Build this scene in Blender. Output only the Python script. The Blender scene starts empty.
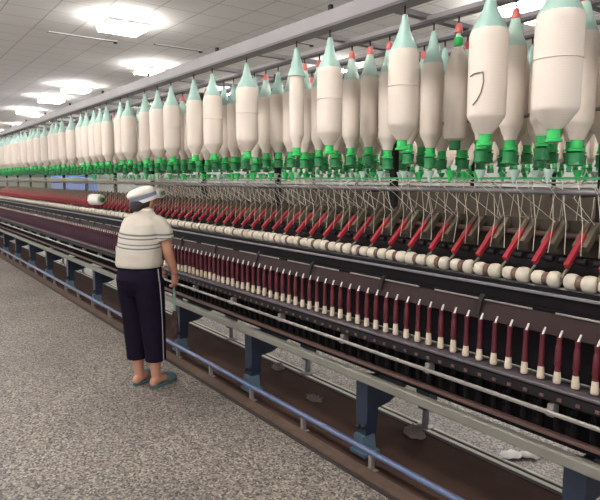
import bpy, math, random
from mathutils import Vector, Matrix
random.seed(7)
SC = bpy.context.scene
COL = SC.collection
PI = math.pi

# ------------------------------------------------------------------ materials
def new_mat(name):
    m = bpy.data.materials.new(name); m.use_nodes = True
    nt = m.node_tree
    return m, nt, nt.nodes['Principled BSDF']

def srgb(r, g, b):
    f = lambda c: (c / 12.92 if c <= .04045 else ((c + .055) / 1.055) ** 2.4)
    return (f(r / 255), f(g / 255), f(b / 255), 1)

def mat(name, col, rough=.6, metal=0., var=0., scale=20., bump=0., alpha=None, trans=0., emit=None, estr=0., sss=0., spec=None):
    m, nt, b = new_mat(name)
    N, L = nt.nodes, nt.links
    b.inputs['Base Color'].default_value = col
    b.inputs['Roughness'].default_value = rough
    b.inputs['Metallic'].default_value = metal
    if spec is not None: b.inputs['Specular IOR Level'].default_value = spec
    if trans: b.inputs['Transmission Weight'].default_value = trans
    if sss:
        b.inputs['Subsurface Weight'].default_value = sss
        b.inputs['Subsurface Radius'].default_value = (.01, .006, .004)
    if emit:
        b.inputs['Emission Color'].default_value = emit
        b.inputs['Emission Strength'].default_value = estr
    if var or bump:
        tc = N.new('ShaderNodeTexCoord'); no = N.new('ShaderNodeTexNoise')
        no.inputs['Scale'].default_value = scale; no.inputs['Detail'].default_value = 4
        L.new(tc.outputs['Object'], no.inputs['Vector'])
        if var:
            mx = N.new('ShaderNodeMix'); mx.data_type = 'RGBA'
            mx.inputs[6].default_value = tuple(c * (1 - var) for c in col[:3]) + (1,)
            mx.inputs[7].default_value = tuple(min(1, c * (1 + var)) for c in col[:3]) + (1,)
            L.new(no.outputs['Fac'], mx.inputs[0]); L.new(mx.outputs[2], b.inputs['Base Color'])
        if bump:
            bp = N.new('ShaderNodeBump'); bp.inputs['Strength'].default_value = bump; bp.inputs['Distance'].default_value = .004
            L.new(no.outputs['Fac'], bp.inputs['Height']); L.new(bp.outputs['Normal'], b.inputs['Normal'])
    return m

def terrazzo():
    m, nt, b = new_mat('terrazzo'); N, L = nt.nodes, nt.links
    tc = N.new('ShaderNodeTexCoord')
    v = N.new('ShaderNodeTexVoronoi'); v.inputs['Scale'].default_value = 100
    L.new(tc.outputs['Object'], v.inputs['Vector'])
    sep = N.new('ShaderNodeSeparateColor'); L.new(v.outputs['Color'], sep.inputs['Color'])
    cr = N.new('ShaderNodeValToRGB'); e = cr.color_ramp; e.interpolation = 'CONSTANT'
    e.elements[0].position = 0; e.elements[0].color = srgb(60, 54, 52)
    e.elements[1].position = .22; e.elements[1].color = srgb(98, 91, 86)
    for p, c in ((.42, (122, 114, 107)), (.66, (141, 132, 124)), (.87, (166, 157, 148))):
        x = e.elements.new(p); x.color = srgb(*c)
    L.new(sep.outputs['Red'], cr.inputs['Fac'])
    no = N.new('ShaderNodeTexNoise'); no.inputs['Scale'].default_value = 1.1; no.inputs['Detail'].default_value = 5
    L.new(tc.outputs['Object'], no.inputs['Vector'])
    r2 = N.new('ShaderNodeValToRGB'); r2.color_ramp.elements[0].position = .3; r2.color_ramp.elements[0].color = (.70, .69, .70, 1)
    r2.color_ramp.elements[1].position = .62; r2.color_ramp.elements[1].color = (1, .985, .96, 1)
    L.new(no.outputs['Fac'], r2.inputs['Fac'])
    mx = N.new('ShaderNodeMix'); mx.data_type = 'RGBA'; mx.blend_type = 'MULTIPLY'; mx.inputs[0].default_value = 1
    L.new(cr.outputs['Color'], mx.inputs[6]); L.new(r2.outputs['Color'], mx.inputs[7])
    L.new(mx.outputs[2], b.inputs['Base Color'])
    b.inputs['Roughness'].default_value = .55
    return m

def grid_lines(name, base, line, sx, sy, w, ox=0., oy=0.):
    """flat colour with thin joint lines every sx by sy metres (object x and y)"""
    m, nt, b = new_mat(name); N, L = nt.nodes, nt.links
    tc = N.new('ShaderNodeTexCoord'); sp = N.new('ShaderNodeSeparateXYZ'); L.new(tc.outputs['Object'], sp.inputs[0])
    def one(out, s, o):
        a = N.new('ShaderNodeMath'); a.operation = 'ADD'; a.inputs[1].default_value = o; L.new(sp.outputs[out], a.inputs[0])
        d = N.new('ShaderNodeMath'); d.operation = 'PINGPONG'; d.inputs[1].default_value = s / 2; L.new(a.outputs[0], d.inputs[0])
        c = N.new('ShaderNodeMath'); c.operation = 'LESS_THAN'; c.inputs[1].default_value = w / 2; L.new(d.outputs[0], c.inputs[0])
        return c
    a, c = one('X', sx, ox), one('Y', sy, oy)
    mxm = N.new('ShaderNodeMath'); mxm.operation = 'MAXIMUM'; L.new(a.outputs[0], mxm.inputs[0]); L.new(c.outputs[0], mxm.inputs[1])
    no = N.new('ShaderNodeTexNoise'); no.inputs['Scale'].default_value = 45; no.inputs['Detail'].default_value = 3
    L.new(tc.outputs['Object'], no.inputs['Vector'])
    nb = N.new('ShaderNodeMix'); nb.data_type = 'RGBA'
    nb.inputs[6].default_value = tuple(x * .9 for x in base[:3]) + (1,); nb.inputs[7].default_value = tuple(min(1, x * 1.08) for x in base[:3]) + (1,)
    L.new(no.outputs['Fac'], nb.inputs[0])
    mx = N.new('ShaderNodeMix'); mx.data_type = 'RGBA'; mx.inputs[7].default_value = line
    L.new(mxm.outputs[0], mx.inputs[0]); L.new(nb.outputs[2], mx.inputs[6]); L.new(mx.outputs[2], b.inputs['Base Color'])
    b.inputs['Roughness'].default_value = .8
    return m

def shirt_mat():
    m, nt, b = new_mat('striped_knit'); N, L = nt.nodes, nt.links
    tc = N.new('ShaderNodeTexCoord'); sp = N.new('ShaderNodeSeparateXYZ'); L.new(tc.outputs['Object'], sp.inputs[0])
    # stripes sag a little at the back and to the right
    k = N.new('ShaderNodeMath'); k.operation = 'MULTIPLY_ADD'; k.inputs[1].default_value = .05
    L.new(sp.outputs['X'], k.inputs[0]); L.new(sp.outputs['Z'], k.inputs[2])
    k2 = N.new('ShaderNodeMath'); k2.operation = 'MULTIPLY_ADD'; k2.inputs[1].default_value = -.08
    L.new(sp.outputs['Y'], k2.inputs[0]); L.new(k.outputs[0], k2.inputs[2])
    mr = N.new('ShaderNodeMapRange'); mr.inputs['From Min'].default_value = .9; mr.inputs['From Max'].default_value = 1.3
    L.new(k2.outputs[0], mr.inputs['Value'])
    cr = N.new('ShaderNodeValToRGB'); e = cr.color_ramp; e.interpolation = 'CONSTANT'
    W = srgb(182, 173, 160); D = srgb(96, 98, 98); G = srgb(170, 168, 160)
    stops = [(0, W)]
    for z, th, c in ((1.050, .008, G), (1.074, .010, D), (1.100, .009, D), (1.112, .006, G), (1.140, .010, D), (1.166, .013, D), (1.179, .006, G)):
        stops += [((z - th / 2 - .9) / .4, c), ((z + th / 2 - .9) / .4, W)]
    e.elements[0].position = 0; e.elements[0].color = W
    e.elements[1].position = stops[1][0]; e.elements[1].color = stops[1][1]
    for p, c in stops[2:]:
        x = e.elements.new(p); x.color = c
    L.new(mr.outputs[0], cr.inputs['Fac']); L.new(cr.outputs['Color'], b.inputs['Base Color'])
    no = N.new('ShaderNodeTexNoise'); no.inputs['Scale'].default_value = 14; no.inputs['Detail'].default_value = 3
    L.new(tc.outputs['Object'], no.inputs['Vector'])
    bp = N.new('ShaderNodeBump'); bp.inputs['Strength'].default_value = .6; bp.inputs['Distance'].default_value = .015
    L.new(no.outputs['Fac'], bp.inputs['Height']); L.new(bp.outputs['Normal'], b.inputs['Normal'])
    b.inputs['Roughness'].default_value = .9
    return m

def roving_mat():
    m, nt, b = new_mat('roving_yarn'); N, L = nt.nodes, nt.links
    tc = N.new('ShaderNodeTexCoord')
    oi = N.new('ShaderNodeObjectInfo')
    w = N.new('ShaderNodeTexWave'); w.wave_type = 'BANDS'; w.bands_direction = 'Z'; w.inputs['Scale'].default_value = 60
    w.inputs['Distortion'].default_value = 3; w.inputs['Detail'].default_value = 1.5
    L.new(tc.outputs['Object'], w.inputs['Vector'])
    cr = N.new('ShaderNodeValToRGB'); cr.color_ramp.elements[0].color = srgb(214, 200, 187); cr.color_ramp.elements[1].color = srgb(222, 209, 197)
    L.new(w.outputs['Fac'], cr.inputs['Fac'])
    hv = N.new('ShaderNodeHueSaturation'); mr = N.new('ShaderNodeMapRange'); mr.inputs['To Min'].default_value = .88; mr.inputs['To Max'].default_value = 1.03
    L.new(oi.outputs['Random'], mr.inputs['Value']); L.new(mr.outputs[0], hv.inputs['Value']); L.new(cr.outputs['Color'], hv.inputs['Color'])
    L.new(hv.outputs[0], b.inputs['Base Color'])
    bp = N.new('ShaderNodeBump'); bp.inputs['Strength'].default_value = .12; bp.inputs['Distance'].default_value = .002
    L.new(w.outputs['Fac'], bp.inputs['Height']); L.new(bp.outputs['Normal'], b.inputs['Normal'])
    b.inputs['Roughness'].default_value = .95
    return m

M = dict(
    floor=terrazzo(),
    ceiling=grid_lines('ceiling_tile', srgb(250, 247, 244), srgb(205, 200, 197), .6, .6, .018, .12, .1),
    wall=mat('pale_wall', srgb(196, 199, 194), .85, var=.06, scale=2),
    soil=mat('oily_brown_floor', srgb(62, 44, 38), .9, var=.5, scale=5, bump=.4, spec=.1),
    curb=mat('tan_curb', srgb(86, 69, 60), .9, var=.4, scale=14, spec=.2),
    groove=mat('dark_groove', srgb(44, 34, 32), .9),
    white_line=mat('worn_white_paint', srgb(190, 184, 172), .7, var=.15, scale=10),
    cream=mat('cream_painted_steel', srgb(112, 109, 99), .6, var=.25, scale=8),
    rail=mat('grey_painted_rail', srgb(132, 126, 121), .4, .2, var=.1, scale=10),
    dark=mat('dark_steel', srgb(27, 21, 24), .6, .1, var=.35, scale=12, spec=.25),
    black=mat('black_purple_steel', srgb(15, 10, 14), .7, 0, var=.3, scale=14, spec=.15),
    brown=mat('brown_board', srgb(46, 33, 33), .85, spec=.2, var=.2, scale=20),
    rust=mat('rust_brown_bar', srgb(92, 66, 60), .6, var=.25, scale=20),
    steel=mat('bright_steel', srgb(190, 190, 192), .3, .7),
    grey=mat('grey_steel', srgb(118, 114, 116), .45, .35, var=.15, scale=12),
    ringgrey=mat('worn_dark_rail', srgb(86, 79, 84), .5, .3, var=.25, scale=12),
    farbody=mat('far_machine_olive', srgb(70, 62, 54), .8, var=.3, scale=9, spec=.1),
    beam=mat('zinc_grey_beam', srgb(124, 118, 120), .5, .15, var=.12, scale=7),
    beamdark=mat('dark_beam_lip', srgb(70, 64, 68), .5, .2),
    navy=mat('navy_blue_casting', srgb(30, 39, 56), .5, .05, var=.25, scale=9),
    teal_base=mat('worn_teal_casting', srgb(72, 92, 106), .55, var=.3, scale=12),
    bolt=mat('bolt_black', srgb(24, 22, 24), .5, .3),
    pipe=mat('blue_grey_pipe', srgb(86, 97, 126), .4, .25, var=.15, scale=10),
    pipe_stand=mat('pale_stand', srgb(116, 108, 104), .6),
    maroon=mat('maroon_tube', srgb(84, 21, 32), .45, var=.25, scale=30),
    purple=mat('wound_dark_yarn', srgb(56, 22, 40), .7),
    creamyarn=mat('cream_cop_yarn', srgb(190, 174, 154), .9, var=.08, scale=60, bump=.3),
    red=mat('red_plastic_arm', srgb(160, 42, 54), .45, var=.18, scale=30),
    olive=mat('olive_grey_arm', srgb(108, 98, 82), .55, var=.2, scale=30),
    cot=mat('white_clearer_cloth', srgb(188, 178, 162), .95, var=.2, scale=40, bump=.4),
    cotbrown=mat('brown_roller_end', srgb(96, 70, 58), .6),
    strand=mat('cream_roving_strand', srgb(214, 204, 184), .95),
    roving=roving_mat(),
    wire=mat('pale_wire', srgb(206, 204, 196), .5),
    green=mat('bright_green_plastic', srgb(40, 176, 84), .4, sss=.0),
    dgreen=mat('dark_green_plastic', srgb(30, 122, 66), .4),
    teal=mat('pale_teal_plastic', srgb(152, 182, 171), .4),
    tealpale=mat('pale_mint_plastic', srgb(170, 194, 180), .4),
    redtip=mat('faded_red_plastic', srgb(196, 98, 92), .5),
    skin=mat('skin', srgb(176, 126, 102), .6, sss=.05),
    hair=mat('dark_hair', srgb(38, 32, 34), .7),
    shirt=shirt_mat(),
    trousers=mat('dark_navy_cloth', srgb(26, 21, 35), .95, var=.2, scale=16, bump=.5, spec=.05),
    piping=mat('white_piping', srgb(150, 145, 148), .9),
    cap=mat('white_cap_cloth', srgb(222, 216, 208), .95, var=.06, scale=20, bump=.3),
    capband=mat('blue_grey_band', srgb(120, 126, 150), .9),
    slipper=mat('teal_slipper_rubber', srgb(62, 92, 98), .7, var=.15, scale=30),
    bristle=mat('brown_bristles', srgb(70, 48, 42), .95, var=.4, scale=120, bump=1.),
    handle=mat('mint_handle', srgb(128, 162, 150), .5),
    rag=mat('white_rag', srgb(226, 219, 212), .95, var=.08, scale=25, bump=.4),
    lint=mat('grey_lint', srgb(112, 98, 92), 1., var=.25, scale=60, bump=1.),
    bluecab=mat('blue_cabinet_paint', srgb(96, 132, 196), .5, var=.08, scale=4),
    slot=mat('slot_shadow', srgb(92, 86, 84), .8),
    lightframe=mat('white_light_frame', srgb(225, 225, 222), .6),
    eye=mat('eye_white', srgb(230, 226, 222), .3), pupil=mat('pupil', srgb(20, 16, 16), .3), lip=mat('lip', srgb(150, 84, 78), .6),
    lamp=mat('lit_diffuser', (1, 1, 1, 1), .5, emit=(1, .97, .93, 1), estr=40.),
)

# ------------------------------------------------------------------ mesh building
class MB:
    def __init__(s): s.v = []; s.f = []; s.sm = []
    def add(s, vs, fs, smooth=False):
        n = len(s.v); s.v += [tuple(p) for p in vs]; s.f += [tuple(i + n for i in f) for f in fs]; s.sm += [smooth] * len(fs)
        return s
    def box(s, x0, x1, y0, y1, z0, z1, bev=0.):
        if bev:
            b = bev
            # chamfered along the long X edges
            pr = [(y0 + b, z0), (y1 - b, z0), (y1, z0 + b), (y1, z1 - b), (y1 - b, z1), (y0 + b, z1), (y0, z1 - b), (y0, z0 + b)]
            return s.prism_x(pr, x0, x1)
        vs = [(x, y, z) for x in (x0, x1) for y in (y0, y1) for z in (z0, z1)]
        return s.add(vs, [(0, 1, 3, 2), (4, 6, 7, 5), (0, 4, 5, 1), (2, 3, 7, 6), (0, 2, 6, 4), (1, 5, 7, 3)])
    def prism_x(s, pr, x0, x1):
        n = len(pr)
        vs = [(x0, y, z) for y, z in pr] + [(x1, y, z) for y, z in pr]
        fs = [(i, (i + 1) % n, n + (i + 1) % n, n + i) for i in range(n)] + [tuple(range(n - 1, -1, -1)), tuple(range(n, 2 * n))]
        return s.add(vs, fs)
    def prism(s, pts, off):
        """closed polygon pts (3-D) swept by vector off"""
        n = len(pts); o = Vector(off)
        vs = [Vector(p) for p in pts] + [Vector(p) + o for p in pts]
        fs = [(i, (i + 1) % n, n + (i + 1) % n, n + i) for i in range(n)] + [tuple(range(n - 1, -1, -1)), tuple(range(n, 2 * n))]
        return s.add(vs, fs)
    def lathe(s, prof, n=16, c=(0, 0, 0), axis='z', smooth=True):
        """prof: (r, h) pairs along the axis"""
        vs = []
        for r, h in prof:
            for k in range(n):
                a = 2 * PI * k / n; p, q = r * math.cos(a), r * math.sin(a)
                if axis == 'z': vs.append((c[0] + p, c[1] + q, c[2] + h))
                elif axis == 'x': vs.append((c[0] + h, c[1] + p, c[2] + q))
                else: vs.append((c[0] + q, c[1] + h, c[2] + p))
        fs = []
        for j in range(len(prof) - 1):
            for k in range(n):
                fs.append((j * n + k, j * n + (k + 1) % n, (j + 1) * n + (k + 1) % n, (j + 1) * n + k))
        fs.append(tuple(range(n - 1, -1, -1))); fs.append(tuple(range((len(prof) - 1) * n, len(prof) * n)))
        return s.add(vs, fs, smooth)
    def tube(s, pts, r, n=8, cap=True):
        pts = [Vector(p) for p in pts]; rs = r if isinstance(r, (list, tuple)) else [r] * len(pts)
        d0 = (pts[1] - pts[0]).normalized()
        u = d0.orthogonal().normalized(); rings = []
        for i, p in enumerate(pts):
            d = (pts[min(i + 1, len(pts) - 1)] - pts[max(i - 1, 0)]).normalized()
            u = (u - d * u.dot(d)).normalized(); w = d.cross(u)
            rings.append([p + (u * math.cos(2 * PI * k / n) + w * math.sin(2 * PI * k / n)) * rs[i] for k in range(n)])
        return s.rings(rings, cap)
    def rings(s, rings, cap=True, smooth=True):
        n = len(rings[0]); vs = [p for r in rings for p in r]; fs = []
        for j in range(len(rings) - 1):
            for k in range(n): fs.append((j * n + k, j * n + (k + 1) % n, (j + 1) * n + (k + 1) % n, (j + 1) * n + k))
        if cap:
            fs.append(tuple(range(n - 1, -1, -1))); fs.append(tuple(range((len(rings) - 1) * n, len(rings) * n)))
        return s.add(vs, fs, smooth)
    def ell(s, c, r, nu=14, nv=10, rot=None):
        """ellipsoid"""
        R = rot or Matrix.Identity(3); c = Vector(c); rings = []
        for j in range(nv + 1):
            t = PI * (j + .0) / nv; t = min(max(t, .08), PI - .08)
            rings.append([c + R @ Vector((r[0] * math.sin(t) * math.cos(2 * PI * k / nu), r[1] * math.sin(t) * math.sin(2 * PI * k / nu), -r[2] * math.cos(t))) for k in range(nu)])
        return s.rings(rings)
    def mesh(s, name, m):
        me = bpy.data.meshes.new(name); me.from_pydata(s.v, [], s.f)
        me.polygons.foreach_set('use_smooth', s.sm)
        me.materials.append(m); me.update()
        if any(s.sm): me.set_sharp_from_angle(angle=math.radians(42))
        return me
    def build(s, name, m, parent=None, loc=(0, 0, 0)):
        return link(name, s.mesh(name, m), parent, loc)

def link(name, me, parent=None, loc=(0, 0, 0), rot=None):
    o = bpy.data.objects.new(name, me); COL.objects.link(o)
    if parent is not None: o.parent = parent
    o.location = loc
    if rot: o.rotation_euler = rot
    return o

def tag(o, label=None, cat=None, group=None, kind=None):
    if label: o['label'] = label
    if cat: o['category'] = cat
    if group: o['group'] = group
    if kind: o['kind'] = kind
    return o

def empty(name, loc=(0, 0, 0), rz=0.):
    o = bpy.data.objects.new(name, None); COL.objects.link(o); o.location = loc; o.rotation_euler = (0, 0, rz); o.empty_display_size = .1
    return o

ORD = ['first', 'second', 'third', 'fourth', 'fifth', 'sixth', 'seventh', 'eighth', 'ninth', 'tenth', 'eleventh', 'twelfth', 'thirteenth', 'fourteenth',
       'fifteenth', 'sixteenth', 'seventeenth', 'eighteenth', 'nineteenth', 'twentieth']
_tens = {20: 'twenty', 30: 'thirty', 40: 'forty'}
for t_, w_ in _tens.items():
    for i_ in range(1, 10): ORD.append(w_ + '-' + ORD[i_ - 1])
    ORD.append({20: 'thirtieth', 30: 'fortieth', 40: 'fiftieth'}[t_])

# ------------------------------------------------------------------ room
CZ = 4.0
XA, XB, YA, YB = -46., 7., -7., 12.
f = MB().box(XA, XB, YA, YB, -.1, 0).build('floor', M['floor']); tag(f, kind='structure')
c = MB().box(XA, XB, YA, YB, CZ, CZ + .1).build('ceiling', M['ceiling']); tag(c, kind='structure')
w = MB().box(XA, XB, YB, YB + .15, 0, CZ).build('wall_back', M['wall']); tag(w, kind='structure')
w = MB().box(XA - .15, XA, YA, YB + .15, 0, CZ).build('wall_left', M['wall']); tag(w, kind='structure')
# strip of oily floor under the machine, its kerbs and painted lines
XL, XR = -17.6, .35
for k, (y0, y1, h, mm) in enumerate(((1.985, 2.56, .006, 'soil'), (1.905, 1.985, .02, 'curb'), (1.885, 1.905, .012, 'groove'),
                                     (2.56, 2.587, .012, 'groove'), (2.587, 2.612, .016, 'white_line'), (2.612, 2.640, .012, 'groove'), (2.640, 2.658, .016, 'white_line'))):
    o = MB().box(XL - .4, XR, y0, y1, 0, h).build('trim_%d' % (k + 1), M[mm]); tag(o, kind='structure')

# ceiling lights, hung low on added rods so the glowing boxes brighten the ceiling
lights = [(-8.9, 3.3, 'square ceiling light alone above the slot vents, nearest the top edge'),
          (-12.1, 5.1, 'square ceiling light between the two slot vents and the hanging bobbins'),
          (-15.8, 4.5, 'upper square ceiling light of the bright far cluster'),
          (-18.4, 4.5, 'middle square ceiling light of the bright far cluster'),
          (-22.2, 4.6, 'lower square ceiling light of the bright far cluster'),
          (-24.6, 5.7, 'far ceiling light just above the far end of the creel'),
          (-33.0, 5.6, 'farthest ceiling light at the far end of the mill'),
          (-4.6, 7.5, 'long ceiling light glowing behind the nearest hanging bobbins'),
          (-9.5, 8.2, 'ceiling light seen between creel beams beyond the machine'),
          (-18.9, 8.1, 'ceiling light beyond the machine behind the creel top')]
extra = [(-2.2, 4.4), (-5.5, .2), (-2.0, .2), (-9.5, -.3), (-14.0, -.3), (-19., .2), (-24., .2), (-29., 0.2), (-28.5, 5.6), (-38., 5.6), (1.5, .2), (-2, -3.5), (-8, -3.5), (-14, -3.5), (-20, -3.5), (-27, -3.5), (-14., 8.1), (-25, 8.1), (0, 8.), (-33, 9)]
def ceiling_light(x, y, lab, grp=None, lx=.6, ly=.6):
    t = tag(empty('ceiling_light', (x, y, CZ)), lab, 'ceiling light', grp)
    fr = MB()
    a, b_ = lx / 2 + .03, ly / 2 + .03
    fr.box(-a, a, -b_, -b_ + .03, -.13, -.08).box(-a, a, b_ - .03, b_, -.13, -.08).box(-a, -a + .03, -b_ + .03, b_ - .03, -.13, -.08).box(a - .03, a, -b_ + .03, b_ - .03, -.13, -.08)
    for hx in (-a + .05, a - .05): fr.box(hx - .008, hx + .008, -.008, .008, -.085, 0)
    fr.build('frame', M['lightframe'], t)
    MB().box(-lx / 2, lx / 2, -ly / 2, ly / 2, -.17, -.085).build('diffuser', M['lamp'], t)
for i, (x, y, lab) in enumerate(lights): ceiling_light(x, y, lab, None, .6, 1.2 if i == 7 else .6)
for x, y in extra: ceiling_light(x, y, 'square ceiling light out over the rest of the mill', 'ceiling lights outside the view')

# slot vents in the ceiling
for x, y0, y1, lab in ((-10.4, 2.55, 3.72, 'long dark slot vent in ceiling left of the nearest light'),
                       (-10.15, 4.33, 5.3, 'dark slot vent in ceiling between the two upper lights'),
                       (-8.45, 5.6, 6.7, 'short dark slot vent showing just above the grey creel beam')):
    t = tag(empty('slot_vent', (x, (y0 + y1) / 2, CZ)), lab, 'vent'); h = (y1 - y0) / 2
    MB().box(-.035, .035, -h, h, -.012, 0).build('slot', M['slot'], t)
    fr = MB().box(-.05, -.035, -h, h, -.016, 0).box(.035, .05, -h, h, -.016, 0).build('rim', M['lightframe'], t)
    MB().box(-.03, .03, h - .05, h, -.04, -.012).build('damper', M['bolt'], t)

# blue cabinets in the next aisle
for x0, x1, lab in ((-21.4, -19.55, 'wide blue electrical cabinet in the next aisle, the farther of two'), (-19.2, -17.9, 'narrower blue electrical cabinet in the next aisle, the nearer of two')):
    t = tag(empty('electrical_cabinet', ((x0 + x1) / 2, 5.1, 0)), lab, 'cabinet'); h = (x1 - x0) / 2
    MB().box(-h, h, 0, .5, .08, 1.62).build('body', M['bluecab'], t)
    MB().box(-h, h, .03, .47, 0, .08).build('plinth', M['dark'], t)
    for s in (-1, 1):
        d = MB().box(min(s * .01, s * (h - .02)), max(s * .01, s * (h - .02)), -.02, 0, .12, 1.58).build('door', M['bluecab'], t)
        MB().box(s * .06 - .012, s * .06 + .012, -.045, -.02, .85, 1.0).build('handle', M['steel'], d)

# ------------------------------------------------------------------ the spinning frame
frame = tag(empty('spinning_frame', (0, 0, 0)), 'long ring spinning frame with red drafting arms, rails and overhead creel', 'spinning machine')
def P(name, mb, m, loc=(0, 0, 0), parent=None): return mb.build(name, M[m], parent or frame, loc)

def ximg(y, r): return -r * y
# base beam and rails of the near side
P('base_beam', MB().box(XL, XR, 2.03, 2.075, .448, .497, .006), 'cream')
P('lower_rail', MB().box(XL, XR, 2.035, 2.06, .545, .565, .004), 'rust')
P('panel_skirt', MB().box(XL, XR, 2.12, 2.14, .49, .74), 'black')
gr = P('guide_rail', MB().box(XL, XR, 1.977, 1.991, .657, .674, .004), 'rail')
P('spindle_rail', MB().box(XL, XR, 2.0, 2.125, .700, .748, .006), 'dark')
P('ring_rail', MB().box(XL, XR, 1.992, 2.085, .750, .763, .003), 'ringgrey')
P('back_panel', MB().prism_x([(2.13, .76), (2.15, .76), (2.17, 1.02), (2.15, 1.02)], XL, XR), 'black')
P('thread_board', MB().prism_x([(2.062, .944), (2.074, .940), (2.125, 1.012), (2.112, 1.016)], XL, XR), 'brown')
for k in range(30): P('lappet_rail', MB().box(-.25, .25, 2.103, 2.111, 1.016, 1.024, .002), 'rail', (-.86 - .6 * k, 0, 0))
P('roller_rail', MB().box(XL, XR, 2.148, 2.158, 1.074, 1.088, .003), 'grey')
P('roller_beam', MB().prism_x([(2.16, 1.02), (2.73, 1.02), (2.73, 1.10), (2.16, 1.10)], XL, XR), 'black')
P('bottom_roller', MB().lathe([(.0135, XL), (.0135, XR)], 12, (0, 2.205, 1.094), 'x'), 'grey')
P('drafting_bed', MB().prism_x([(2.25, 1.10), (2.64, 1.10), (2.50, 1.21), (2.39, 1.21)], XL, XR), 'dark')
P('centre_channel', MB().box(XL, XR, 2.436, 2.454, 1.20, 1.365), 'farbody')
P('arm_shaft', MB().lathe([(.014, XL), (.014, XR)], 10, (0, 2.405, 1.30), 'x'), 'rust')
P('rear_arm_shaft', MB().lathe([(.014, XL), (.014, XR)], 10, (0, 2.485, 1.30), 'x'), 'rust')
P('creel_rod', MB().lathe([(.0125, XL), (.0125, XR)], 12, (0, 2.25, 1.493), 'x'), 'grey')
P('rear_creel_rod', MB().lathe([(.0125, XL), (.0125, XR)], 12, (0, 2.64, 1.493), 'x'), 'grey')
P('upper_creel_rod', MB().lathe([(.009, XL), (.009, XR)], 10, (0, 2.445, 1.837), 'x'), 'grey')
# green roving guide rails under the bobbins
for y, z in ((2.0, 1.548), (2.34, 1.55), (2.56, 1.55), (2.88, 1.548)):
    P('roving_guide_rail', MB().box(XL, XR, y - .003, y + .003, z - .004, z + .004), 'dgreen')
# far side of the machine, simple and mostly hidden
P('rear_base_beam', MB().box(XL, XR, 2.815, 2.86, .448, .497, .006), 'cream')
P('rear_spindle_rail', MB().box(XL, XR, 2.77, 2.895, .700, .763), 'dark')
P('rear_panel_skirt', MB().box(XL, XR, 2.75, 2.77, .55, .74), 'black')
P('rear_back_panel', MB().prism_x([(2.74, .76), (2.76, .76), (2.74, 1.02), (2.72, 1.02)], XL, XR), 'black')
# guide rail brackets
k = 0; x = XR - .2
nb = 0
while x > XL and nb < 30:
    P('rail_bracket', MB().box(-.012, .012, 0, .04, -.02, .03).box(-.012, .012, -.012, 0, -.012, .012), 'rail', (x, 1.994, .665)); x -= .60; nb += 1
xs_leg = [-.985 - 1.195 * k for k in range(14)]
# thread board brackets
for k in range(30):
    P('board_bracket', MB().prism([(-.014, 0, -.03), (-.014, .03, .03), (-.014, .045, .06), (-.014, .02, .035)], (.022, 0, 0)), 'dark', (-1.44 - .6 * k, 2.062, .985))
# legs, cross members, posts at every section
foot_mb = MB().box(-.06, .06, -.03, .09, 0, .025).prism([(-.05, -.02, .025), (.05, -.02, .025), (.035, -.02, .12), (-.035, -.02, .12)], (0, .09, 0))
leg_mb = MB().prism([(-.035, 0, .115), (.035, 0, .115), (.045, 0, .26), (.045, 0, .45), (-.045, 0, .45), (-.045, 0, .26)], (0, .085, 0))
arm_mb = MB().prism([(-.02, .085, .445), (-.02, .085, .25), (-.02, .2, .265), (-.02, .34, .33), (-.02, .56, .35), (-.02, .56, .445)], (.04, 0, 0))
rleg_mb = MB().prism([(-.05, 0, .45), (-.05, 0, .2), (-.03, 0, .13), (.03, 0, .13), (.05, 0, .2), (.05, 0, .45)], (0, .08, 0))
rfoot_mb = MB().lathe([(.055, 0), (.055, .02), (.02, .03), (.02, .13)], 12)
bolt_mb = MB().lathe([(.014, 0), (.014, -.012), (.008, -.018)], 10, axis='y')
sleg_mb = MB().box(-.03, .03, 0, .06, .15, .45).box(-.05, .05, -.01, .07, .15, .19)
meshes = {}
def shared(key, mb, m):
    if key not in meshes: meshes[key] = mb.mesh(key, M[m])
    return meshes[key]
for i, x in enumerate(xs_leg):
    lg = link('leg', shared('leg', leg_mb, 'navy'), frame, (x, 2.085, 0))
    ft = link('foot', shared('foot', foot_mb, 'teal_base'), lg, (0, 0, 0))
    for bx in (-.02, .025): link('bolt', shared('bolt', bolt_mb, 'bolt'), lg, (bx, .0, .165 + bx * .3))
    link('cross_member', shared('cross_member', arm_mb, 'navy'), frame, (x, 2.085, 0))
    rl = link('rear_leg', shared('rear_leg', rleg_mb, 'navy'), frame, (x, 2.60, 0))
    link('levelling_foot', shared('levelling_foot', rfoot_mb, 'grey'), rl, (0, .035, 0))
    p = MB().box(-.018, .018, -.018, .018, 1.30, 2.31)
    link('creel_post', shared('creel_post', p, 'dark'), frame, (x - .13, 2.445, 0))
    g = MB().box(-.008, .008, -.195, .195, 1.472, 1.482)
    link('rod_bracket', shared('rod_bracket', g, 'dark'), frame, (x - .13, 2.445, 0))
    if i % 2 == 0 or True:
        sp = MB().box(-.010, .010, 0, .02, 2.39, 2.43).box(-.010, .03, 0, .02, 2.385, 2.40)
        link('beam_clip', shared('beam_clip', sp, 'dark'), frame, (x - .12, 1.93, 0))
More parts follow.
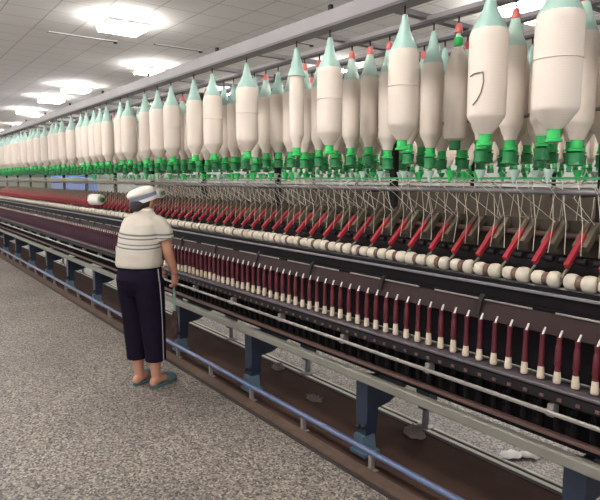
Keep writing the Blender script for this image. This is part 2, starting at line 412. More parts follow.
# creel beams
for k, y in enumerate((1.95, 2.28, 2.61, 2.94)):
    hw, hh = (.045, .08) if k == 0 else (.026, .034)
    pr = [(y - hw, 2.312), (y + hw, 2.312), (y + hw, 2.312 + hh), (y + hw - .006, 2.312 + hh), (y + hw - .006, 2.322), (y - hw + .006, 2.322), (y - hw + .006, 2.312 + hh), (y - hw, 2.312 + hh)]
    b = P('creel_beam' if k == 0 else 'creel_beam', MB().prism_x(pr, XL, XR), 'beam')
    MB().box(XL, XR, y - hw - .006, y - hw, 2.308, 2.322).build('beam_lip', M['beamdark'], b)
nt_ = 0; x = -.75
while x > XL and nt_ < 30:
    P('creel_tie', MB().box(-.02, .02, 1.985, 2.905, 2.335, 2.36), 'beam', (x, 0, 0)); x -= .60; nt_ += 1

# cloth clearers, drafting arms: bottom at (2.22, 1.17), leaning back over the drafting zone
X_ARM0 = -.512 * 2.22
N_ARM = 98
ang = (Vector((2.425, 1.360)) - Vector((2.225, 1.175)))
def bar(w, h, t0, t1, off=0.):
    """bar along the arm axis: width w in x, thickness h, between fractions t0 and t1"""
    d = Vector((0, ang.x, ang.y)); n = Vector((0, -d.z, d.y)).normalized(); pts = []
    o = Vector((0, 2.225, 1.175)) + n * off
    for t, s in ((t0, -1), (t1, -1), (t1, 1), (t0, 1)): pts.append(o + d * t + n * (s * h / 2) + Vector((-w / 2, 0, 0)))
    return MB().prism(pts, (w, 0, 0))
arm_body = bar(.060, .034, .46, .98, -.006)
arm_red = bar(.020, .02, .03, .68, .018)
arm_tip = bar(.012, .010, .68, 1.04, .020)
arm_hook = MB().tube([(0, 2.225, 1.18), (0, 2.20, 1.165), (0, 2.192, 1.15)], .006, 6)
cot_mb = MB().lathe([(.014, -.031), (.024, -.029), (.031, -.022), (.034, -.010), (.034, .010), (.031, .022), (.024, .029), (.014, .031)], 14, axis='x')
cot_hub = MB().lathe([(.012, -.012), (.027, -.011), (.027, .011), (.012, .012)], 12, axis='x')
top_roll = MB().lathe([(.014, -.055), (.014, -.02), (.008, -.02), (.008, .02), (.014, .02), (.014, .055)], 10, axis='x')
def strand_mb(seed, rear=False):
    r = random.Random(seed)
    y1 = 2.25 - .02; y2 = r.choice((2.0, 2.3)) + r.uniform(-.03, .03)
    j = r.uniform(-.03, .03); j2 = j + r.uniform(-.07, .07)
    pts = [(0, 2.262, 1.235), (j * .5, 2.275, 1.36), (j, y1 + .012, 1.508), (j2, y2, 1.555)]
    if rear: pts = [(x, 4.89 - y, z) for x, y, z in pts]
    return MB().tube(pts, [.0014, .0014, .0019, .0026], 5)
strands = [strand_mb(i).mesh('roving_strand', M['strand']) for i in range(10)]
rstrands = [strand_mb(i + 50, True).mesh('rear_strand', M['strand']) for i in range(8)]
ab, ar, at, ah = arm_body.mesh('arm_body', M['olive']), arm_red.mesh('red_cover', M['red']), arm_tip.mesh('arm_tip', M['rust']), arm_hook.mesh('arm_hook', M['olive'])
guide_mb = MB().lathe([(.006, -.022), (.011, .0), (.022, .026), (.017, .027)], 10)
gm = guide_mb.mesh('roving_guide', M['green']); gmd = guide_mb.mesh('roving_guide', M['tealpale'])
wires = []
for q in range(5):
    r = random.Random(q + 90); wm = MB()
    for y0 in (2.03, 2.30):
        x0 = r.uniform(-.06, .06); wm.tube([(x0, y0, 1.58), (x0 + r.uniform(-.05, .05), 2.245 + r.uniform(-.03, .03), 1.47), (r.uniform(-.02, .02), 2.405, 1.352)], .0014, 5)
    wires.append(wm.mesh('guide_wire', M['wire']))
cm, ch, tr = cot_mb.mesh('clearer_roller', M['cot']), cot_hub.mesh('roller_hub', M['cotbrown']), top_roll.mesh('top_roller', M['dark'])
mir = lambda mb: MB().add([(x, 4.89 - y, z) for x, y, z in mb.v], [tuple(reversed(f_)) for f_ in mb.f])
rab = mir(bar(.060, .034, .2, .96, .004)).mesh('rear_arm_body', M['olive']); rar = mir(arm_red).mesh('rear_red_cover', M['red'])
rnd = random.Random(3)
for k in range(-4, N_ARM - 4):
    x = X_ARM0 - .14 * k
    o = link('drafting_arm', ab, frame, (x, 0, 0))
    link('red_cover', ar, o); link('arm_tip', at, o); link('hook', ah, o)
    link('top_roller', tr, o, (0, 2.27, 1.21))
    for s in (-1, 1):
        c_ = link('clearer_roller', cm, o, (s * .034 + rnd.uniform(-.003, .003), 2.20, 1.137))
        c_.scale = (rnd.uniform(.72, 1.02), 1, 1)
        s_ = rnd.uniform(.84, 1.04); c_.scale.y = s_; c_.scale.z = s_
        q = rnd.randrange(10); link('roving_strand', strands[q], o, (s * .034, 0, 0))
        e_ = strands[q].vertices[-1].co
        if x > -6.5: link('roving_guide', gm if rnd.random() < .6 else gmd, o, (s * .034 + e_.x, e_.y, 1.556))
    link('roller_hub', ch, o, (.07, 2.20, 1.137))
    if x > -7: link('guide_wire', wires[k % 5], o)
for k in range(-4, 92):
    x = X_ARM0 - .14 * k - .06
    o = link('rear_drafting_arm', rab, frame, (x, 0, 0))
    link('red_cover', rar, o)
    for s in (-1, 1):
        q = rnd.randrange(8); link('roving_strand', rstrands[q], o, (s * .034, 0, 0))
        e_ = rstrands[q].vertices[-1].co
        if x > -6.5: link('roving_guide', gm if rnd.random() < .6 else gmd, o, (s * .034 + e_.x, e_.y, 1.556))

nf = tag(empty('spinning_frame', (0, 0, 0)), 'second spinning frame across the next aisle, glimpsed behind the hanging bobbins', 'spinning machine')
P('body', MB().prism_x([(6.5, .3), (7.3, .3), (7.3, .9), (7.0, 1.37), (6.8, 1.37), (6.5, .9)], -16, 0), 'farbody', parent=nf)
P('creel_beam', MB().box(-16, 0, 6.55, 6.65, 2.312, 2.39), 'beam', parent=nf)
P('creel_beam', MB().box(-16, 0, 6.90, 7.0, 2.312, 2.39), 'beam', parent=nf)
P('creel_rod', MB().lathe([(.0125, -16), (.0125, 0)], 10, (0, 6.7, 1.49), 'x'), 'grey', parent=nf)
for k in range(13):
    P('leg', MB().box(-.05, .05, 6.55, 6.63, 0, .3), 'navy', (-1 - 1.2 * k, 0, 0), nf); P('leg', MB().box(-.05, .05, 7.17, 7.25, 0, .3), 'navy', (-1 - 1.2 * k, 0, 0), nf)
    P('creel_post', MB().box(-.018, .018, 6.76, 6.80, 1.3, 2.33).box(-.018, .018, 6.65, 6.90, 2.312, 2.35), 'dark', (-1.3 - 1.2 * k, 0, 0), nf)

# ------------------------------------------------------------------ spindle bobbins (cops)
X_SP0 = -.448 * 2.04
Y_SP = 2.04; Z_SP = .765
tube_m = MB().lathe([(.0125, .0), (.0125, .012), (.0110, .05), (.0098, .170), (.0108, .175), (.0108, .182), (.006, .183)], 12).mesh('tube', M['maroon'])
yarns = []
for h in (.050, .054, .058, .047):
    yarns.append(MB().lathe([(.0128, .003), (.0148, .006), (.0146, .014), (.0116, h), (.0108, h + .003)], 12).mesh('yarn', M['creamyarn']))
dark_y = MB().lathe([(.0112, .07), (.0135, .076), (.0128, .14), (.0108, .155)], 12).mesh('dark_yarn', M['maroon'])
full_y = MB().lathe([(.0115, .01), (.0165, .02), (.0165, .11), (.0112, .160)], 12).mesh('full_yarn', M['purple'])
tip_m = MB().tube([(0, 0, .180), (.004, .002, .196), (.008, .004, .210)], [.0045, .0042, .0036], 6).mesh('spindle_tip', M['cap'])
grp_b = 'spindle bobbins beyond those that can be counted'
for k in range(-1, 176):
    x = X_SP0 - .07 * k + random.uniform(-.002, .002)
    t = empty('spindle_bobbin', (x, Y_SP, Z_SP))
    n = k + 1
    if n < 50: tag(t, '%s maroon spindle bobbin with cream yarn foot, counted from the near end' % ORD[n], 'bobbin', 'spindle bobbins along the ring rail')
    elif x > -4.0 * 2.04 / 1.58 - .0 + 0.1: tag(t, 'one of the maroon spindle bobbins between the fiftieth and the striped-shirt worker', 'bobbin', 'spindle bobbins between fiftieth and worker')
    else: tag(t, 'one of the dark maroon spindle bobbins in the far run beyond the worker', 'bobbin', 'spindle bobbins beyond the worker')
    link('tube', tube_m, t)
    if x < -6.0: link('wound_yarn', full_y, t)
    else:
        link('yarn', yarns[random.randrange(4)], t)
        if random.random() < .5: link('wound_yarn', dark_y, t)
    link('spindle_tip', tip_m, t, rot=(0, 0, random.uniform(-.4, .4)))
# dark bolsters under each spindle: part of the machine
bol = MB().lathe([(.010, -.13), (.014, -.12), (.014, -.07), (.018, -.065), (.018, -.05), (.012, -.045), (.012, -.016)], 10).mesh('bolster', M['black'])
bcap = MB().box(-.008, .008, -.004, .004, -.006, .006).mesh('tape_pulley', M['rust'])
for k in range(-1, 97):
    x = X_SP0 - .07 * k
    o = link('spindle_bolster', bol, frame, (x, 2.06, .70)); 
    link('tape_pulley', bcap, o, (.035, -.062, .02))
far = MB()
for k in range(97, 176): far.lathe([(.014, -.12), (.014, -.05)], 6, (X_SP0 - .07 * k, 2.06, .70))
tag(far.build('far_spindle_bolster', M['black'], frame), kind='stuff')
# tape plates hanging between the lower rails
tp = MB().box(-.02, .02, 0, .012, -.07, .05).box(-.012, .012, -.012, 0, -.05, -.02).mesh('tape_plate', M['dark'])
for k in range(0, 95): link('tape_plate', tp, frame, (X_SP0 - .14 * k + .03, 2.105, .60))

# ------------------------------------------------------------------ roving bobbins
def roving_mesh(R, Lg, n=24):
    t = -.145
    return MB().lathe([(.02, t + .008), (R * .66, t + .004), (R * .86, t - .006), (R * .96, t - .020), (R, t - .040), (R, t - Lg + .012), (R * .985, t - Lg), (R * .93, t - Lg - .008), (R * .60, t - Lg - .044), (.026, t - Lg - .068)], n).mesh('roving', M['roving'])
def cap_mesh(R, m):
    t = -.145; q = R * .93
    return MB().lathe([(.008, -.002), (.012, -.006), (.017, -.035), (.027, -.075), (.033, -.090), (q * .62, -.108), (q * .82, t + .014), (q * .96, t - .008), (q * .98, t - .014), (q * .9, t - .014)], 20).mesh('hanger_cap', m)
hook_m = MB().tube([(0, 0, -.01), (0, 0, .035)], .004, 6).mesh('hanger_hook', M['dark'])
redtip_m = MB().lathe([(.010, .004), (.015, -.004), (.021, -.038), (.016, -.042)], 12).mesh('red_tip', M['redtip'])
def collar_mesh(Lg):
    b = -.145 - Lg - .066
    return MB().lathe([(.020, b + .012), (.023, b), (.024, b - .034), (.030, b - .038), (.030, b - .046), (.018, b - .048)], 16).mesh('tube_collar', M['green'])
def cup_mesh(Lg):
    b = -.145 - Lg - .114
    return MB().lathe([(.016, b), (.033, b - .006), (.029, b - .04), (.036, b - .055), (.010, b - .060)], 14).mesh('brake_cup', M['dgreen'])
cache = {}
def rv(kind, R, Lg, m=None):
    key = (kind, R, Lg, m.name if m else '')
    if key not in cache:
        cache[key] = {'r': lambda: roving_mesh(R, Lg), 'c': lambda: cap_mesh(R, m), 'k': lambda: collar_mesh(Lg), 'b': lambda: cup_mesh(Lg)}[kind]()
    return cache[key]
def roving(x, y, R, Lg, label, group, red=False, pale=False, cup=False, zt=2.275, tilt=0.):
    t = tag(empty('roving_bobbin', (x, y, zt)), label, 'roving bobbin', group)
    link('roving', rv('r', R, Lg), t, rot=(0, 0, random.uniform(0, 6)))
    link('hanger_cap', rv('c', max(R, .055), 0, M['tealpale'] if pale else M['teal']), t)
    link('tube_collar', rv('k', 0, Lg), t)
    if cup: link('brake_cup', rv('b', 0, Lg), t)
    link('hanger_hook', hook_m, t)
    if red: link('red_tip', redtip_m, t)
    t.rotation_euler = (tilt, 0, 0)
    return t
front = [(-.551, .081), (-.696, .074), (-.922, .068), (-1.187, .067), (-1.335, .042), (-1.607, .071), (-1.84, .067), (-1.985, .060), (-2.19, .068)]
fx = [(r * 1.95, R) for r, R in front]
x = fx[-1][0]
rr = random.Random(11)
while x > -16.5:
    x -= rr.choice((.27, .20, .27, .27, .405, .20)); fx.append((x, rr.choice((.072, .068, .066, .058, .072))))
look = ['largest full roving bobbin of the front row, hanging nearest the camera', 'full roving bobbin with a loose yarn loop, second in the front row', 'third full roving bobbin along the front hanging row',
        'fourth full roving bobbin along the front hanging row', 'thin half-used roving bobbin, fifth along the front hanging row']
LG = .340
for i, (x, R) in enumerate(fx):
    if i < len(look): lab = look[i]
    elif i < 26: lab = '%s roving bobbin along the front hanging row from the near end' % ORD[i]
    else: lab = 'one of the small far white roving bobbins of the front row beyond the twenty-sixth'
    b = roving(x, 1.95, R, LG, lab, 'front row of roving bobbins' if i < 26 else 'far roving bobbins of the front row')
    if i == 1:   # loose loop of yarn on its face
        pts = []
        for u, z in ((-.5, -.335), (-.2, -.328), (.12, -.327), (.36, -.325), (.42, -.36), (.3, -.40), (.05, -.43), (-.2, -.445)):
            a = -PI / 2 + u * .9 - .45; pts.append(((R + .002) * math.cos(a + .5), (R + .002) * math.sin(a + .5), z))
        MB().tube(pts, .0022, 6).build('loose_yarn', M['olive'], b)
    if i in (0, 2, 3, 5, 6, 8):
        MB().lathe([(R + .0005, -.002), (R + .003, 0), (R + .0005, .002)], 24, (0, 0, -.315)).build('yarn_ridge', M['strand'], b)
# second row, red tips on many
x = -.639 * 2.28 + .15 * 4; i = 0
while x > -15.2:
    special = abs(x + 1.757) < .03
    thin = rr.choice((.050, .053, .056, .060))
    if special:
        t = tag(empty('roving_bobbin', (x, 2.28, 2.275)), 'upside-down roving bobbin with green neck hanging from a bare red hanger', 'roving bobbin', 'second row of roving bobbins')
        MB().lathe([(.016, -.105), (.026, -.115), (.04, -.15), (.052, -.19), (.055, -.21), (.055, -.52), (.05, -.535), (.03, -.545)], 24).build('roving', M['roving'], t)
        MB().lathe([(.017, -.10), (.02, -.094), (.021, -.062), (.016, -.058)], 14).build('green_neck', M['green'], t)
        MB().lathe([(.010, -.01), (.012, -.06)], 10).build('bare_tube_top', M['tealpale'], t)
        link('red_tip', redtip_m, t); link('hanger_hook', hook_m, t)
        MB().lathe([(.028, -.545), (.028, -.585), (.022, -.59)], 14).build('tube_collar', M['dgreen'], t)
    else:
        red = rr.random() < .55
        lab = ('%s roving bobbin along the second hanging row, %s' % (ORD[i], 'red-tipped pale cap' if red else 'plain teal cap')) if i < 24 else 'one of the far roving bobbins of the second row, beyond the twenty-fourth'
        roving(x, 2.28, thin, rr.choice((.335, .345, .36)), lab, 'second row of roving bobbins' if i < 24 else 'far roving bobbins of the second row', red, red, True)
    i += 1; x -= .15
for row, y, xend, lab, g in ((3, 2.61, -11.5, 'one of the roving bobbins of the third row, half hidden behind the second', 'third row of roving bobbins'), (4, 2.94, -8.5, 'one of the roving bobbins of the rearmost row, glimpsed between nearer ones', 'rearmost row of roving bobbins')):
    x = -1.05 - (row - 3) * .12
    while x > xend:
        if rr.random() < .95:
            red = rr.random() < .4
            roving(x, y, rr.choice((.050, .056, .062)), rr.choice((.33, .345, .36)), lab, g, red, red, True)
        x -= .15

for yy, x0 in ((6.60, -2.2), (6.95, -2.3)):
    x = x0
    while x > -9.6:
        roving(x, yy, rr.choice((.060, .068, .072)), .34, 'one of the roving bobbins on the next machine, glimpsed through gaps in the near rows', 'roving bobbins on the next machine', False, False, True); x -= .175

# ------------------------------------------------------------------ loose things on and below the machine
def lying_cone(x, y, z, rz, label, s=1.):
    t = tag(empty('yarn_cone', (x, y, z), rz), label, 'yarn cone')
    MB().lathe([(.02, -.10), (.058, -.098), (.07, -.085), (.066, .07), (.055, .098), (.024, .10)], 20, axis='x').build('yarn', M['cap'], t)
    MB().lathe([(.022, .098), (.03, .102), (.028, .125), (.02, .128)], 14, axis='x').build('tube_end', M['dgreen'], t)
    t.scale = (s, s, s)
lying_cone(-7.08, 2.20, 1.285, math.radians(20), 'white yarn cone lying on the red drafting arms left of the worker')
lying_cone(-5.45, 2.32, 1.40, math.radians(8), 'white yarn cone lying behind the head of the worker', .8)

pt = tag(empty('floor_pipe', (0, 0, 0)), 'blue-grey steel pipe running low along the floor before the machine legs', 'pipe')
MB().lathe([(.017, XL), (.017, XR)], 12, (0, 2.0, .105), 'x').build('pipe', M['pipe'], pt)
st = MB().box(-.012, .012, -.012, .012, -.1, -.016).box(-.03, .03, -.025, .025, -.105, -.095).mesh('pipe_stand', M['pipe_stand'])
for k in range(29): link('stand', st, pt, (-.82 - .595 * k, 2.0, .122 - .016))

def blob(seed, rx, ry, rz, n=16):
    r = random.Random(seed); mb = MB(); rings = []
    for j in range(9):
        t = min(max(PI * .5 * j / 8, .05), PI / 2); rings.append([(rx * math.cos(t - .05) * math.cos(a) * (1 + r.uniform(-.2, .2)), ry * math.cos(t - .05) * math.sin(a) * (1 + r.uniform(-.2, .2)), rz * math.sin(t) * (1 + r.uniform(-.12, .12))) for a in [2 * PI * q / n for q in range(n)]])
    mb.rings(rings)
    for q in range(70):   # loose fibres
        a, t = r.uniform(0, 2 * PI), r.uniform(.1, 1.4); d = Vector((math.cos(a) * math.cos(t), math.sin(a) * math.cos(t), math.sin(t)))
        p = Vector((d.x * rx, d.y * ry, d.z * rz)) * .9; e = p + Vector((r.uniform(-1, 1), r.uniform(-1, 1), r.uniform(-.1, .8))) * .022; e.z = max(e.z, .003)
        mb.tube([p, (p + e) / 2 + d * .012, e], .0016, 4)
    return mb
o = blob(1, .075, .05, .05).build('lint_clump', M['lint'], None, (-2.15, 2.50, .006)); tag(o, 'grey lint clump heaped at the rear foot beside the near leg', 'lint')
o = blob(2, .07, .035, .012).build('lint_clump', M['lint'], None, (-2.95, 2.36, .006)); tag(o, 'flat lint scrap lying on brown floor between two machine legs', 'lint')
o = blob(3, .06, .04, .04).build('lint_clump', M['lint'], None, (-3.62, 2.52, .006)); tag(o, 'lint heap at the rear foot of the middle machine leg', 'lint')
# rag: a rolled cloth with folds
r_ = []
for j in range(12):
    u = j / 11; rad = .020 + .006 * math.sin(u * 9) + .005 * math.sin(u * 23 + 1); rad *= .45 if j in (0, 11) else 1
    cx, cy = -1.665 + .11 * u, 2.66 + .22 * u + .02 * math.sin(u * 6)
    r_.append([(cx + math.cos(a) * rad * 1.4 * (1 + .15 * math.sin(3 * a + u * 5)), cy - math.cos(a) * rad * .5, .019 + math.sin(a) * rad * .8 * (1 + .1 * math.cos(5 * a))) for a in [2 * PI * q / 14 for q in range(14)]])
o = MB().rings(r_).build('rag', M['rag']); tag(o, 'crumpled white rag lying on the terrazzo under the machine', 'rag')

# ------------------------------------------------------------------ the worker
WX, WY, WA = -3.955, 1.59, math.radians(27)
person = tag(empty('person', (WX, WY, 0), WA), 'person in white cap, striped shirt and dark cropped trousers bending to the machine', 'person')
def oval(c, rx, ry, n=24, tx=(1, 0, 0), ty=(0, 1, 0), sq=1.0):
    c, tx, ty = Vector(c), Vector(tx), Vector(ty); out = []
    for k in range(n):
        a = 2 * PI * k / n; ca, sa = math.cos(a), math.sin(a)
        out.append(c + tx * (rx * math.copysign(abs(ca) ** sq, ca)) + ty * (ry * math.copysign(abs(sa) ** sq, sa)))
    return out
def limb(pts, radii, n=16): return MB().tube(pts, radii, n)
def remesh(o, v, it=4):
    m = o.modifiers.new('Remesh', 'REMESH'); m.mode = 'VOXEL'; m.voxel_size = v; m.use_smooth_shade = True
    s = o.modifiers.new('Smooth', 'SMOOTH'); s.factor = .5; s.iterations = it
HIP = Vector((0, -.075, .86)); SH = Vector((0, -.02, 1.25))
# feet: right foot a little ahead, toes forward
RF = Vector((.075, 0, 0)); LF = Vector((-.075, -.015, 0))
body = MB()
# torso
for_t = [((0, -.085, .80), .145, .105), ((0, -.09, .88), .150, .108), ((0, -.07, .98), .125, .095), ((0, -.055, 1.08), .135, .10), ((0, -.045, 1.18), .145, .10), ((0, -.04, 1.25), .13, .08), ((0, -.035, 1.29), .07, .055), ((0, -.02, 1.33), .05, .05)]
body.rings([oval(c, rx, ry) for c, rx, ry in for_t])
# neck and head
body.tube([(0, -.03, 1.27), (-.005, -.005, 1.34), (-.01, .015, 1.39)], [.055, .05, .052], 16)
HC = Vector((-.026, -.003, 1.378))
hr = Matrix.Rotation(math.radians(-22), 3, 'X')
H = lambda p: HC + hr @ Vector(p)
body.ell(HC + hr @ Vector((0, 0, .01)), (.073, .092, .098), 20, 14, hr)
body.ell(H((0, .03, -.055)), (.052, .058, .055), 16, 10, hr)               # jaw
body.ell(H((0, .098, -.012)), (.013, .018, .022), 10, 8, hr)                # nose
body.ell(H((0, .078, .022)), (.05, .018, .012), 12, 8, hr)                  # brow
for s in (-1, 1): body.ell(H((s * .075, .0, -.005)), (.010, .020, .030), 10, 8, hr)
# legs
for s, F in ((-1, LF), (1, RF)):
    body.tube([(s * .075, -.085, .84), (F.x, -.06, .64), (F.x, -.045 + F.y, .44), (F.x, -.06 + F.y, .30), (F.x, -.055 + F.y, .16), (F.x, -.05 + F.y, .08), (F.x, -.045 + F.y, .05)], [.085, .075, .054, .053, .040, .033, .036], 16)
    body.ell((F.x, -.075 + F.y, .045), (.031, .038, .034), 12, 8)
    body.tube([(F.x, -.06 + F.y, .05), (F.x, .0 + F.y, .052), (F.x + s * .006, .07 + F.y, .036), (F.x + s * .008, .12 + F.y, .03)], [.034, .034, .032, .022], 12)
    for q in range(5):
        body.tube([(F.x + s * (.026 - q * .012), .10 + F.y - abs(q) * .003 * q, .03), (F.x + s * (.030 - q * .012), .148 + F.y - (4 - q) * .006, .024)], [.009, .008], 8)
# arms
ra = [(.155, -.035, 1.225), (.185, -.035, 1.13), (.196, -.02, 1.02), (.196, .02, .93), (.192, .055, .855)]
body.tube(ra, [.05, .043, .037, .033, .025], 14)
la = [(-.15, -.03, 1.225), (-.172, .03, 1.12), (-.165, .085, 1.03), (-.15, .15, .96), (-.13, .20, .90)]
body.tube(la, [.05, .043, .037, .033, .025], 14)
def hand(mb, W, D, Nn, side, curl=1.):
    """W wrist point, D direction of the palm, Nn palm normal (towards which the fingers curl), side: thumb direction"""
    D, Nn, S = Vector(D).normalized(), Vector(Nn).normalized(), Vector(side).normalized(); W = Vector(W)
    pr = []
    for t, rx, ry in ((-.01, .024, .019), (.02, .030, .018), (.05, .038, .016), (.078, .036, .013)): pr.append(oval(W + D * t, rx, ry, 14, S, Nn))
    mb.rings(pr)
    for q, (o, ln) in enumerate(((.027, .062), (.009, .070), (-.009, .066), (-.026, .052))):
        b = W + D * .072 + S * o; pts = [b]; d = D.copy(); a = 0
        for j, fr in enumerate((.45, .32, .27)):
            a += math.radians((35, 55, 45)[j]) * curl; dd = D * math.cos(a) + Nn * math.sin(a); pts.append(pts[-1] + dd * ln * fr)
        mb.tube(pts, [.0088, .0085, .0078, .0066], 8)
    b = W + D * .022 + S * .026
    mb.tube([b, b + (S * .6 + D * .7 + Nn * .2).normalized() * .03, b + (S * .4 + D * .8 + Nn * .3).normalized() * .048 + Nn * .012, b + D * .058 + S * .008 + Nn * .028], [.012, .010, .009, .007], 8)
hand(body, (.185, .06, .845), (-.02, .12, -1), (-1, .1, 0), (0, 1, .1))
hand(body, (-.13, .20, .90), (.25, .6, -.7), (.3, -.7, -.6), (.9, .2, .3), .6)
bo = body.build('body', M['skin'], person); remesh(bo, .0052, 3)
# eyes and mouth
for s in (-1, 1):
    e = MB().ell(H((s * .029, .082, .006)), (.012, .009, .008), 10, 8, hr).build('eye', M['eye'], person)
    MB().ell(H((s * .029, .0895, .005)), (.005, .003, .005), 8, 6, hr).build('pupil', M['pupil'], e)
MB().ell(H((0, .086, -.055)), (.022, .008, .007), 12, 8, hr).build('mouth', M['lip'], person)
# hair below the cap
hb = MB(); hb.ell(H((0, -.018, .004)), (.080, .088, .086), 20, 12, hr)
hb.ell(H((0, -.062, -.048)), (.060, .040, .050), 14, 10, hr)
ho = hb.build('hair', M['hair'], person); remesh(ho, .007, 3)
# cap: soft puffed crown over a band, tipped to the back
cr = Matrix.Rotation(math.radians(13), 3, 'X') @ Matrix.Rotation(math.radians(-12), 3, 'Y')
CC = H((0, -.012, .030))
C = lambda p: CC + cr @ Vector(p)
def capring(z, rx, ry, y=0.): return [C(p) for p in oval((0, y, z), rx, ry, 28)]
MB().rings([capring(.016, .090, .101, -.004), capring(.020, .097, .107, -.006), capring(.036, .101, .111, -.010), capring(.054, .093, .103, -.012), capring(.068, .070, .080, -.012), capring(.076, .034, .040, -.010)]).build('cap', M['cap'], person)
MB().rings([capring(-.034, .086, .097, 0), capring(-.032, .091, .102, 0), capring(-.008, .093, .104, -.002), capring(-.006, .08, .09, -.002)]).build('cap_band', M['cap'], person)
MB().rings([capring(-.010, .080, .090, 0), capring(-.008, .0945, .1055, -.002), capring(.018, .096, .1075, -.004), capring(.020, .08, .09, -.004)]).build('cap_stripe', M['capband'], person)
# shirt
sh = MB()
ts = [((0, -.105, .915), .168, .142), ((0, -.105, .935), .174, .146), ((0, -.100, 1.0), .172, .142), ((0, -.085, 1.08), .170, .138), ((0, -.068, 1.16), .168, .134), ((0, -.054, 1.22), .160, .118), ((0, -.042, 1.262), .128, .094), ((-.003, -.032, 1.295), .082, .068), ((-.004, -.022, 1.318), .060, .058)]
sh.rings([oval(c, rx, ry, 32, sq=.92) for c, rx, ry in ts])
sh.tube([(.10, -.045, 1.240), (.148, -.04, 1.208), (.182, -.036, 1.16), (.191, -.031, 1.108)], [.062, .064, .063, .060], 20)
sh.tube([(-.10, -.045, 1.235), (-.142, -.03, 1.20), (-.172, .03, 1.13), (-.160, .075, 1.085)], [.062, .064, .060, .056], 20)
so = sh.build('shirt', M['shirt'], person); remesh(so, .0075, 4)
MB().rings([oval((-.004, -.022, 1.306), .066, .064, 24), oval((-.004, -.017, 1.330), .061, .060, 24), oval((-.004, -.017, 1.330), .054, .053, 24), oval((-.004, -.022, 1.308), .056, .055, 24)], False).build('collar', M['cap'], person)
# trousers
tr_ = MB()
tr_.rings([oval((0, -.090, .955), .128, .108, 28), oval((0, -.100, .90), .168, .138, 28), oval((0, -.108, .83), .176, .146, 28), oval((0, -.098, .76), .172, .134, 28), oval((0, -.088, .70), .155, .10, 28)])
legpts = lambda s, F: [((s * .082, -.100, .82), .096, .124), ((s * .084, -.090, .68), .093, .112), ((F.x + s * .006, -.070 + F.y * .5, .52), .085, .098), ((F.x + s * .006, -.062 + F.y, .38), .079, .090), ((F.x + s * .006, -.056 + F.y, .26), .074, .083), ((F.x + s * .006, -.054 + F.y, .205), .073, .081)]
for s, F in ((-1, LF), (1, RF)): tr_.rings([oval(c, rx, ry, 24) for c, rx, ry in legpts(s, F)])
to = tr_.build('trousers', M['trousers'], person); remesh(to, .0075, 4)
# white side piping on the right and left leg
for s, F in ((1, RF), (-1, LF)):
    pts = [(s * .1685, -.100, .905), (s * .178, -.104, .84)] + [(c[0] + s * (rx + .000), c[1], c[2]) for c, rx, ry in legpts(s, F)]
    pts[2] = (s * .181, -.100, .80); pts[3] = (s * .1785, -.090, .68)
    st_ = []
    for p in pts: st_.append([(p[0] + s * .0035, p[1] - .0028, p[2]), (p[0] + s * .0035, p[1] + .0028, p[2]), (p[0] - s * .006, p[1] + .0028, p[2]), (p[0] - s * .006, p[1] - .0028, p[2])])
    MB().rings(st_).build('side_stripe', M['piping'], person)
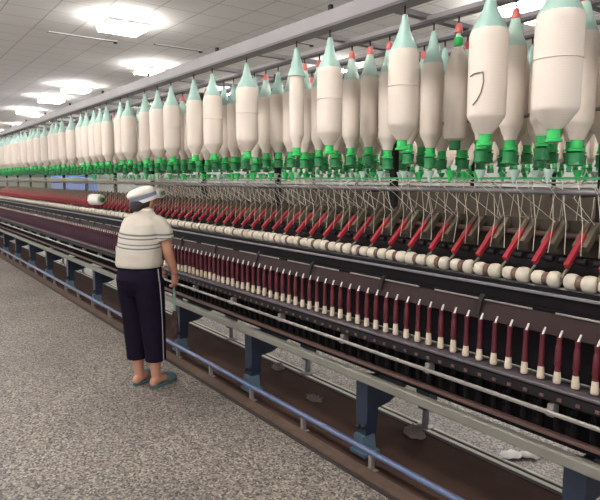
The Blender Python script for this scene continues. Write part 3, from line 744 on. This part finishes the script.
# slippers
for s, F in ((-1, LF), (1, RF)):
    sole = []
    for z, g in ((0, 0), (.005, .004), (.018, .004), (.022, 0)):
        ring = []
        for k in range(24):
            a = 2 * PI * k / 24; yy = .135 * math.sin(a); ww = .040 + .010 * (yy / .135); ring.append((F.x + s * .004 + (ww + g) * math.cos(a), .028 + F.y + yy + g * math.sin(a), z))
        sole.append(ring)
    slp = MB().rings(sole).build('slipper', M['slipper'], person)
    band = []
    for y, r, h in ((.035, .042, .066), (.06, .044, .064), (.10, .044, .052), (.125, .040, .042)):
        band.append([(F.x + s * .005 + r * math.cos(PI * k / 12) * 1.08, y + F.y, .012 + (h) * math.sin(PI * k / 12) ** .7) for k in range(13)])
    bm = MB()
    n = 13; vs = [p for r in band for p in r]; fs = [(j * n + k, j * n + k + 1, (j + 1) * n + k + 1, (j + 1) * n + k) for j in range(3) for k in range(12)]
    bo_ = bm.add(vs, fs, True).build('strap', M['slipper'], slp)
    sd = bo_.modifiers.new('Solid', 'SOLIDIFY'); sd.thickness = .006
# brush held in the right hand (top-level, standing in the hand)
ca, sa = math.cos(WA), math.sin(WA)
def to_world(p): return (WX + p[0] * ca - p[1] * sa, WY + p[0] * sa + p[1] * ca, p[2])
bw = to_world((.158, .085, .0))
br = tag(empty('cleaning_brush', (bw[0], bw[1], .34), WA), 'long brown-bristled cleaning brush hanging from the hand of the worker', 'brush')
MB().tube([(0, 0, .20), (0, 0, .36), (0, 0, .50)], [.008, .009, .010], 10).build('handle', M['handle'], br)
rb = random.Random(5); pr = []
for j in range(22):
    z = .0 + .22 * j / 21; base = .026 * math.sin(PI * min(max((j + 1) / 23, .0), 1)) ** .4
    pr.append([((base * (1 + rb.uniform(-.28, .28))) * math.cos(2 * PI * q / 16), (base * (1 + rb.uniform(-.28, .28))) * math.sin(2 * PI * q / 16), z) for q in range(16)])
MB().rings(pr).build('bristles', M['bristle'], br)

# ------------------------------------------------------------------ world, camera, view
wd = bpy.data.worlds.new('World'); SC.world = wd; wd.use_nodes = True
bg = wd.node_tree.nodes['Background']; bg.inputs['Color'].default_value = (.95, .97, 1, 1); bg.inputs['Strength'].default_value = .95

cam = bpy.data.cameras.new('camera'); co = bpy.data.objects.new('camera', cam); COL.objects.link(co)
cam.sensor_width = 36; cam.lens = 36 * 560 / 600; cam.clip_end = 200; cam.clip_start = .05
pitch = math.atan2(72, 560); th = math.atan(428 * math.cos(pitch) / 560)
fwd = Vector((-math.cos(th) * math.cos(pitch), math.sin(th) * math.cos(pitch), -math.sin(pitch)))
co.location = (0, 0, 1.55); co.rotation_euler = fwd.to_track_quat('-Z', 'Y').to_euler()
SC.camera = co
vs_ = SC.view_settings
vs_.view_transform = 'Standard'; vs_.look = 'None'; vs_.gamma = 1; vs_.use_curve_mapping = False; vs_.exposure = 0.58
